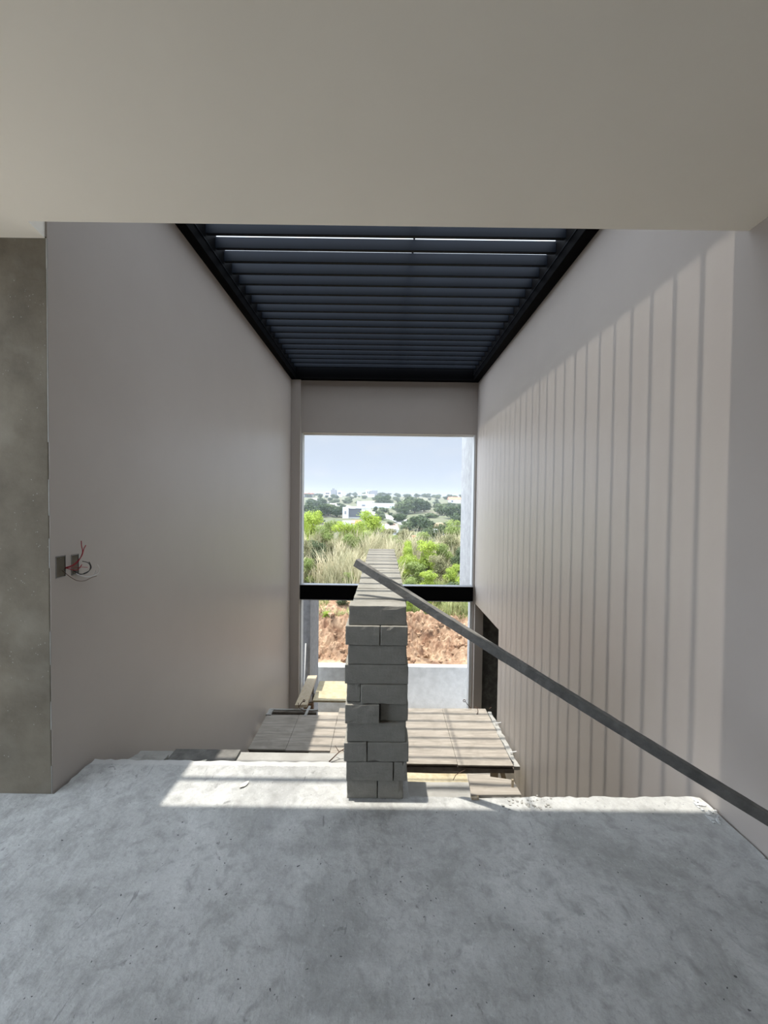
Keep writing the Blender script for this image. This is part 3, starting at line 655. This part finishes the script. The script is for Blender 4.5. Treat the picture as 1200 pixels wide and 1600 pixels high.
# grass as blades
def blades(name, m, n, area, h, w, lab, seed, lean=0.8, fz=zt, dens=None):
    rnd = random.Random(seed); v = []; f = []
    for i in range(n):
        for _ in range(6):
            x = rnd.uniform(area[0], area[1]); y = rnd.uniform(area[2], area[3])
            if abs(x) < y*0.27 and (dens is None or noise.noise(Vector((x*dens, y*dens, seed))) > -0.05): break
        hh = rnd.uniform(*h)*(0.45+0.9*max(0, min(1, 0.5+1.4*noise.noise(Vector((x*0.9, y*0.9, seed+9)))))); a_ = rnd.uniform(0, 6.28); l = rnd.uniform(0.05, lean)*hh; z = fz(x, y)-0.02; ww = w*(1+y*0.02)
        dx, dy = cos(a_)*l, sin(a_)*l; c_, s_ = cos(a_+1.57)*ww, sin(a_+1.57)*ww; b = len(v)
        v += [(x-c_, y-s_, z), (x+c_, y+s_, z), (x+dx*.4+c_*.8, y+dy*.4+s_*.8, z+hh*.6), (x+dx*.4-c_*.8, y+dy*.4-s_*.8, z+hh*.6), (x+dx, y+dy, z+hh)]
        f += [(b, b+1, b+2, b+3), (b+3, b+2, b+4)]
    me = bpy.data.meshes.new(name); me.from_pydata(v, [], f); me.materials.append(m)
    return tag(link(name, me), lab, 'grass', kind='stuff')
blades('dry_grass', M['straw'], 9000, (-5, 0.6, 13.0, 22), (0.35, 1.25), 0.010, 'tall straw coloured grass on the slope left of the stack', 3, dens=0.6)
blades('dry_grass', M['straw'], 3500, (-1, 6, 17.0, 25), (0.4, 1.3), 0.010, 'tall straw coloured grass behind the right-hand shrubs', 7, dens=0.6)
blades('green_grass', M['grass'], 14000, (0.2, 3.5, 11.3, 14.5), (0.05, 0.30), 0.007, 'short green and yellow grass above the soil bank on the right', 4, fz=soilz)
blades('green_grass', M['grass'], 3000, (-3.4, -0.6, 10.9, 14.0), (0.05, 0.22), 0.007, 'sparse green grass above the soil bank on the left', 5, fz=soilz, dens=1.1)
blades('green_grass', M['grass'], 500, (1.9, 2.7, 11.4, 12.2), (0.4, 0.7), 0.008, 'clump of taller green grass by the right jamb above the bank', 6, fz=soilz)

# shrubs: leaf clouds on stems
def leafcloud(n, lobes, size, seed, flat=0.5):
    rs = np.random.RandomState(seed); v = np.zeros((n*4, 3)); f = []
    wts = np.array([l[3]**2 for l in lobes]); wts = wts/wts.sum()
    idx = rs.choice(len(lobes), n, p=wts)
    d = rs.normal(size=(n, 3)); d /= np.linalg.norm(d, axis=1)[:, None]
    rr = rs.uniform(0.35, 1.0, n)**0.6*np.where(rs.uniform(size=n) < 0.25, rs.uniform(1.0, 1.5, n), 1.0)
    C = np.array([l[:3] for l in lobes])[idx]; R = np.array([l[3] for l in lobes])[idx]
    P = C + d*(R*rr)[:, None]*np.array([1, 1, 0.85])
    P[:, 2] = np.maximum(P[:, 2], 0.02)
    nrm = d + rs.normal(size=(n, 3))*flat; nrm /= np.linalg.norm(nrm, axis=1)[:, None]
    t1 = np.cross(nrm, rs.normal(size=(n, 3))); t1 /= np.linalg.norm(t1, axis=1)[:, None]; t2 = np.cross(nrm, t1)
    s = size*rs.uniform(0.6, 1.3, n)[:, None]
    v[0::4] = P - t1*s; v[1::4] = P + t2*s*0.5; v[2::4] = P + t1*s; v[3::4] = P - t2*s*0.5
    f = [(4*i, 4*i+1, 4*i+2, 4*i+3) for i in range(n)]
    return v.tolist(), f
def shrub_mesh(name, m, seed, n=2600, size=0.055, k=20):
    rs = random.Random(seed); lobes = []
    for i in range(k):
        a_ = rs.uniform(0, 6.28); z = rs.uniform(0.08, 0.85); q_ = rs.uniform(0.0, 0.40)*(1.0-0.45*z)
        lobes.append((cos(a_)*q_, sin(a_)*q_*0.9, z, rs.uniform(0.11, 0.2)))
    v, f = leafcloud(n, lobes, size, seed); me = bpy.data.meshes.new(name); me.from_pydata(v, [], f); me.materials.append(m)
    mb = MB()
    for l in lobes: mb.tube([(0, 0, 0), (l[0]*0.4, l[1]*0.4, l[2]*0.5), (l[0], l[1], l[2])], 0.012, 5, 0.004)
    return me, mb.mesh('stems', M['stem'])
SH = {}
for key, m_, sd_ in (('lime', 'limeleaf', 1), ('mid', 'midleaf', 2), ('dark', 'darkleaf', 3), ('olive', 'oliveleaf', 4)):
    SH[key] = [shrub_mesh('foliage', M[m_], sd_*10+j, 5200 if j == 0 else 4600, 0.026) for j in range(2)]
shrubs = [  # x px, distance, width m, height m, kind, label
 (488, 22.0, 2.3, 2.55, 'lime', 'bright lime shrub at the far left of the window view'),
 (518, 23.0, 1.7, 2.0, 'mid', 'mid green shrub between the two lime shrubs on the left'),
 (537, 22.0, 1.9, 1.9, 'lime', 'lime green shrub in the middle of the left group'),
 (581, 26.0, 2.5, 2.55, 'lime', 'yellow green shrub just left of the far end of the stack'),
 (497, 17.0, 1.3, 1.35, 'dark', 'dark green shrub low on the left behind dry grass'),
 (476, 16.0, 0.9, 1.5, 'olive', 'olive shrub cut by the left window jamb'),
 (520, 18.5, 1.0, 1.15, 'olive', 'olive shrub tangled in dry grass on the left'),
 (548, 20.0, 1.5, 1.4, 'mid', 'green shrub with dry stalks above the end of the bar'),
 (604, 27.0, 2.8, 1.4, 'olive', 'low brownish shrub band behind the far end of the stack'),
 (634, 28.0, 2.0, 1.3, 'olive', 'brownish shrub right behind the stack before the valley'),
 (548, 13.6, 0.7, 0.75, 'mid', 'small green weed bush above the black beam on the left'),
 (640, 16.5, 1.1, 1.35, 'lime', 'lime shrub touching the right side of the stack'),
 (668, 17.0, 1.7, 1.45, 'lime', 'large lime shrub on the slope right of the stack'),
 (650, 14.6, 1.3, 1.0, 'mid', 'green shrub directly below the large lime shrub'),
 (687, 14.8, 1.3, 1.15, 'olive', 'twiggy olive shrub near the right wing wall'),
 (710, 14.0, 1.0, 0.95, 'lime', 'lime shrub against the foot of the wing wall view'),
 (640, 13.0, 1.0, 0.75, 'mid', 'low green shrub showing just above the beam right of the stack'),
 (705, 20.5, 1.6, 1.3, 'olive', 'olive shrub with pale stalks behind the right shrubs'),
 (712, 25.0, 2.2, 2.0, 'mid', 'darker green shrub at the right beside the wing wall'),
 (660, 24.0, 2.0, 1.3, 'mid', 'green shrub behind the large lime shrub'),
 (643, 11.6, 0.60, 0.60, 'lime', 'leafy weed under the black beam beside the stack'),
 (669, 12.2, 0.55, 0.5, 'lime', 'leafy lime weed under the black beam centre right'),
 (705, 12.6, 1.3, 0.7, 'dark', 'dark undergrowth just under the beam at the right'),
 (473, 20.0, 1.6, 2.2, 'lime', 'lime shrub half hidden by the left jamb'),
 (506, 20.5, 1.7, 1.7, 'mid', 'dense green shrub below the bright lime shrub'),
 (558, 23.0, 1.9, 1.8, 'lime', 'lime shrub filling the gap before the yellow green one'),
 (570, 21.5, 1.6, 1.3, 'mid', 'dark green shrub under the yellow green shrub'),
 (484, 15.0, 1.2, 1.0, 'mid', 'green shrub in the straw grass low on the left'),
 (618, 22.0, 1.6, 1.0, 'mid', 'green shrub low behind the top of the stack'),
 (633, 15.0, 1.1, 1.0, 'lime', 'yellow lime shrub hugging the stack side'),
 (672, 13.8, 1.1, 0.8, 'lime', 'lime shrub low above the beam'),
 (694, 18.0, 1.4, 1.2, 'mid', 'green shrub between the lime one and the wing wall'),
 (722, 16.5, 1.2, 1.2, 'dark', 'dark shrub half behind the wing wall'),
 (690, 28.0, 2.6, 1.7, 'dark', 'dark green shrub on the brow below the white chapel'),
 (512, 10.9, 0.35, 0.20, 'lime', 'tiny lime weed on the soil bank at the left'),
 (537, 12.2, 0.7, 0.45, 'dark', 'dark low shrub under the beam left of the stack'),
]
for i, (u, Y, w, h, kd, lab) in enumerate(shrubs):
    a_, s_ = SH[kd][i % 2]; x = (u-600)/F_PX*Y; t_ = thing('shrub', (x, Y, (soilz if Y < 12.5 else zt)(x, Y)-0.03), lab, 'shrub', 'shrubs on the slope', rz=i*1.3)
    t_.scale = (w, w, h/0.98)
    link('foliage', a_, t_); link('stems', s_, t_)

# trees on the far hillside
def tree_mesh(m, seed, n=1300, size=0.06):
    rs = random.Random(seed); lobes = [(0, 0, 0.5, 0.34), (0, 0, 0.3, 0.3)]
    for i in range(9):
        a_ = rs.uniform(0, 6.28); q_ = rs.uniform(0.12, 0.34); lobes.append((cos(a_)*q_, sin(a_)*q_, rs.uniform(0.15, 0.75), rs.uniform(0.13, 0.24)))
    v, f = leafcloud(n, lobes, size, seed, 0.4); me = bpy.data.meshes.new('crown'); me.from_pydata(v, [], f); me.materials.append(m)
    tr = MB().tube([(0, 0, -0.05), (0.01, 0, 0.3), (0, 0.01, 0.6)], 0.035, 6, 0.015).mesh('trunk', M['stem'])
    return me, tr
TR = [tree_mesh(M['treeleaf'], 31), tree_mesh(M['treeleaf'], 32), tree_mesh(M['treeleaf2'], 33), tree_mesh(M['treeleaf'], 34)]
trees = [(-34.9,173.9,7.8,6.4),(-28.5,165.7,7.6,5.8),(-25.3,172.1,7.2,5.8),(-20.3,166.8,6.5,4.8),(-46.0,245.2,7.8,4.9),(-41.5,261.1,7.3,4.6),(-25.8,280.5,5.7,4.7),(0.2,241.4,10.7,7.3),(-15.0,411.1,5.5,5.5),(-3.0,379.3,9.9,5.6),
 (9.6,187.5,9.8,7.4),(15.7,192.5,9.4,7.8),(21.2,202.0,8.5,6.1),(17.6,258.9,9.7,6.4),(27.3,179.2,7.6,5.6),(29.1,162.0,7.5,5.6),(28.2,143.4,5.9,4.3),(36.2,214.0,9.2,3.8),(8.1,123.5,5.2,3.9),(11.7,123.9,6.0,4.8),(15.6,130.8,4.5,2.6),
 (-4.5,197.7,2.4,3.0),(10.7,328.7,7.6,3.5),(23.6,388.2,8.8,4.1),(36.0,410.1,7.9,4.3),(45.3,395.3,7.6,3.6),(51.8,365.6,7.1,3.9),(57.7,353.3,5.8,3.2),(-32.7,425.0,6.7,4.5),(-37.1,403.3,5.7,4.3),(-48.8,364.4,4.7,3.9),
 (-58.1,346.6,5.1,4.7),(-79.2,407.4,6.5,3.8),(2.5,136.7,2.6,1.6),(26.5,260.8,6.3,3.7),(6.9,159.4,2.3,2.1),(19.8,105.7,4.4,3.2),(12.9,110.9,4.7,2.2),(-18.8,282.1,4.8,2.6),(3.1,175.9,2.2,1.7),(20.7,131.3,2.8,2.0),(-46.8,399.8,4.4,3.6),
 (-8.0,440.0,9,4.0),(4.0,438.0,10,3.6),(16.0,445.0,9,4.2),(28.0,440.0,8,3.2),(-22.0,442.0,8,4.6),(-60.0,436.0,8,3.8),(62.0,440.0,9,3.6),(50.0,446.0,9,4.0),(74.0,430.0,8,3.4),
 (-33,215,5,3.2),(-24,225,4.4,2.6),(12,300,5,2.8),(-8,330,5,3.0),(30,320,6,3.0),(40,290,6,3.0),(-30,330,5,2.8),(-18,345,5,3.0),(-44,310,5,3.0),(34,240,6,3.2),(16,160,3,1.8),(22,165,3.4,2.0),
 (-38.0,150.0,6.5,5.2),(-33.0,140.0,6.0,5.0),(-14,205,3,2.0),(24,120,3.5,2.4),(-3,110,4.4,2.6),(5,105,4.0,2.4)]
_rt = random.Random(77); _n = 0
while _n < 70:
    _Y = _rt.uniform(140, 435); _x = _rt.uniform(-0.215, 0.215)*_Y
    if abs(_x-(-5.2)) < 14 and 215 < _Y < 245 or abs(_x+11.7) < 8 and 150 < _Y < 172: continue
    _w = _rt.uniform(2.5, 6.5); trees.append((_x, _Y, _w, _w*_rt.uniform(0.45, 0.7))); _n += 1
def region(x, Y):
    u = x/Y
    side = 'far left' if u < -0.155 else 'left' if u < -0.10 else 'left of centre' if u < -0.03 else 'middle' if u < 0.05 else 'right of centre' if u < 0.12 else 'right'
    far = 'in the valley' if Y < 135 else 'on the lower far slope' if Y < 190 else 'halfway up the far hill' if Y < 250 else 'on the upper far hill' if Y < 330 else 'just below the ridge' if Y < 390 else 'on the ridge line'
    return far, side
nths = ['leftmost', 'second', 'third', 'fourth', 'fifth', 'sixth', 'seventh', 'eighth', 'ninth', 'tenth', 'eleventh', 'twelfth']
regs = {}
for x, Y, w, h in trees: regs.setdefault(region(x, Y), []).append(x/Y)
for r in regs.values(): r.sort()
for i, (x, Y, w, h) in enumerate(trees):
    rg_ = region(x, Y); k = regs[rg_].index(x/Y); n_ = len(regs[rg_])
    od = 'the only one there' if n_ == 1 else ('leftmost there' if k == 0 else nths[min(k, 11)] + ' from the left there')
    lab = '%s hazy tree %s, %s, %s' % ('broad' if w > 7 else 'small' if w < 4 else 'round', rg_[0], rg_[1], od)
    cr_, tr_ = TR[i % 4]; t_ = thing('tree', (x, Y, zt(x, Y)-0.1), lab, 'tree', 'trees on the far hillside', rz=i*0.9)
    t_.scale = (w*1.25, w*1.25, h*1.15); link('crown', cr_, t_); link('trunk', tr_, t_)

# buildings on the far hillside
def house(name, x, Y, lab, parts, cat='house'):
    z = zt(x, Y); t_ = thing(name, (x, Y, z-0.3), lab, cat, 'buildings on the far hillside')
    for (pn, m_, *b) in parts:
        if pn == 'gable_roof':
            x0, x1, y0, y1, z0, z1 = b; ym = (y0+y1)/2
            mb = MB(); mb.v = [(x0,y0,z0),(x1,y0,z0),(x1,y1,z0),(x0,y1,z0),(x0+.3,ym,z1),(x1-.3,ym,z1)]; mb.f = [(0,1,5,4),(1,2,5),(2,3,4,5),(3,0,4),(0,3,2,1)]
            mb.build('roof', M[m_], t_)
        else:
            o = MB().box(*b).build(pn, M[m_], lastw if pn == 'window' else t_)
            if pn == 'wall': lastw = o
house('house', -52.5, 395, 'grey and white modern house on the ridge at the left', [('wall','housewhite',-9,-2,0,6,0,5.2),('wall','housegrey',-2.5,3,-1,6,0,7.6),('tower','housegrey',-1,1,-1.2,3,7.6,9.2),('wall','housewhite',4,9,-0.5,6,0,6.6),('window','housedark',-8,-4,-0.1,0,3,4.6),('window','housedark',3.2,4,0,1,0,6),('window','housedark',5,8,-0.6,-0.5,3.2,5.2)])
house('house', -13.7, 393, 'white house with dark upper floor on the ridge near the centre', [('wall','housewhite',-9,4,0,7,0,3.6),('upper_wall','housewhite',-5,-2,0.5,5,3.6,7.2),('upper_wall','housegrey',-1,7,0.4,6,2.6,7.4),('roof','housewhite',-5.5,1,0,6,7.2,7.7),('window','housedark',-3.4,-2.4,0.4,0.5,4.2,6.4)])
house('house', 57.8, 309, 'white house with a red roof on the ridge at the right', [('wall','housewhite',-4.6,4.6,0,6,0,3.2),('gable_roof','terracotta',-5.4,5.4,-0.6,6.6,3.2,5.2),('window','housedark',-3,-1.6,-0.05,0,1,2.4)])
house('house', -76.5, 372, 'low house with flat pinkish roof at the far left ridge', [('wall','housedark',-7,6,0,6,0,3.6),('roof','terracotta',-8,7.5,-1,7,3.6,4.4),('window','housewhite',-3,-1,-0.05,0,1,2.6)])
house('house', -11.7, 162.3, 'white house with a wide dark front on the left of the hillside', [('wall','housewhite',-5.8,-3.3,0,6,0,5.0),('wall','housewhite',-3.3,6.4,1.0,6,0,4.0),('roof','housewhite',-4.5,6.0,-0.3,6.2,4.6,5.3),('garage_front','housedark',-3.1,2.2,0.5,1.0,0.9,4.5),('wall','housewhite',2.2,6.2,0.3,1.2,1.0,4.8),('window','housegrey',-5.0,-4.2,-0.1,0,2.0,3.4)])
house('warehouse', -5.2, 228, 'long pale blue-grey walled building in the middle of the far hill', [('wall','houseblue',-11,-2,2,12,0,3.6),('wall','houseblue',-3,11.5,0,10,0,2.9),('roof','housewhite',-11,-1,2,12,3.6,4.3),('parapet','housewhite',-3.2,11.7,-0.1,10,2.9,3.2),('door','housegrey',-8,-6,1.9,2,0,2.2)], 'building')
house('house', 1.5, 112, 'low white flat-roofed house in the valley just above the stack', [('wall','housewhite',-2.2,2.9,0,4,0,1.9),('wall','housegrey',-1.7,2.4,-0.05,0,0.7,1.6),('roof','housewhite',-2.4,3.1,-0.2,4.2,1.9,2.15),('upper_wall','housewhite',-2.0,0.2,0.8,3,2.15,3.3)])
house('warehouse', 18.8, 111.5, 'long white flat-roofed building low at the right', [('wall','housewhite',-4.6,4.8,0,6,0,1.6),('roof','housewhite',-4.9,5.0,-0.3,6.2,1.6,1.95),('window','housegrey',-1,0.3,-0.05,0,0.6,1.2)], 'building')
house('chapel', 15.4, 92, 'tiny white chapel with steeple and orange roof low at the right', [('wall','housewhite',-1.0,1.2,0,2.5,0,1.5),('gable_roof','terracotta',-0.6,1.9,-0.3,2.2,1.0,1.8),('steeple','housewhite',-0.75,-0.2,-0.2,0.4,1.4,3.0),('steeple_cap','terracotta',-0.75,-0.2,-0.2,0.4,3.0,3.25)], 'chapel')
house('house', -10.6, 138, 'small house with orange tiled roof below the dark-fronted white house', [('wall','housewhite',-4.2,0.2,0,3,0,1.6),('gable_roof','terracotta',-1.2,2.6,-0.5,3.2,0.9,2.1),('roof','housewhite',-4.3,0.2,-0.1,3.1,1.6,1.8)])
house('house', 10.4, 103.3, 'white roofed shed with an orange end wall right of the stack', [('wall','terracotta',-2.6,-1.4,0,2,0,1.2),('wall','housewhite',-1.4,1.8,0,2,0,0.8),('roof','housewhite',-1.5,2.0,-0.2,2.2,0.8,1.0)])
# road ribbon and paved lot following the hillside
def ribbon(pts, w, name, m, lab, cat, lift=0.25):
    v = []; f = []
    P = [Vector((x, y, 0)) for x, y in pts]; fine = []
    for i in range(len(P)-1):
        for k in range(8): fine.append(P[i].lerp(P[i+1], k/8))
    fine.append(P[-1])
    for p in fine:
        for dx in (-w/2, w/2):
            for dz in (0, -0.6): v.append((p.x+dx, p.y, zt(p.x+dx, p.y)+lift+dz))
    for i in range(len(fine)-1):
        b = i*4; f += [(b, b+2, b+6, b+4), (b+1, b+5, b+7, b+3), (b, b+4, b+5, b+1), (b+2, b+3, b+7, b+6)]
    f += [(0, 1, 3, 2), (b+4, b+6, b+7, b+5)]
    me = bpy.data.meshes.new(name); me.from_pydata(v, [], f); me.materials.append(M[m]); return link(name, me)
o = ribbon([(-62.5,345.2),(-44.3,294),(-29.9,256),(-17.6,219.9),(-6.3,193),(1.6,169.7),(7.3,152),(9.4,139)], 6.5, 'road', 'road', '', ''); tag(o, 'pale road slanting down the far hillside', 'road', kind='structure')
o = ribbon([(2.9,141),(2.9,126)], 4.6, 'paved_lot', 'pinkpave', '', ''); tag(o, 'pinkish paved lot beside the pale road', 'paving', kind='structure')
mb = MB(); 
n = 14
for j in range(5):
    for i in range(n): a_ = 2*math.pi*i/n; r = cos(j/5*1.57); mb.v.append((3.0*r*cos(a_), 2.4*r*sin(a_), 2.0*sin(j/5*1.57)-0.2))
for j in range(4):
    for i in range(n): mb.f.append((j*n+i, j*n+(i+1) % n, (j+1)*n+(i+1) % n, (j+1)*n+i))
mb.f.append(tuple(4*n+i for i in range(n))); mb.f.append(tuple(range(n))[::-1])
o = mb.build('earth_mound', M['mound'], loc=(19.4, 131.2, zt(19.4, 131.2))); rough_up(o, 0.3, 0.8); tag(o, 'tan earth mound on the hillside at the right', 'mound')

# ------------------------------------------------------------------ haze over the valley (real scattering volume)
hz = MB().box(-500, 500, 60, 640, -40, 16).build('haze', None)
m = bpy.data.materials.new('valley_haze'); m.use_nodes = True; t = m.node_tree; t.nodes.clear()
vs = N(t, 'ShaderNodeVolumeScatter'); vs.inputs['Color'].default_value = (0.86, 0.93, 1.0, 1); vs.inputs['Density'].default_value = 0.0005; vs.inputs['Anisotropy'].default_value = 0.1
oo = N(t, 'ShaderNodeOutputMaterial'); L(t, vs.outputs[0], oo.inputs['Volume'])
hz.data.materials.append(m); tag(hz, 'thin blue haze over the valley beyond the window', 'haze', kind='stuff')
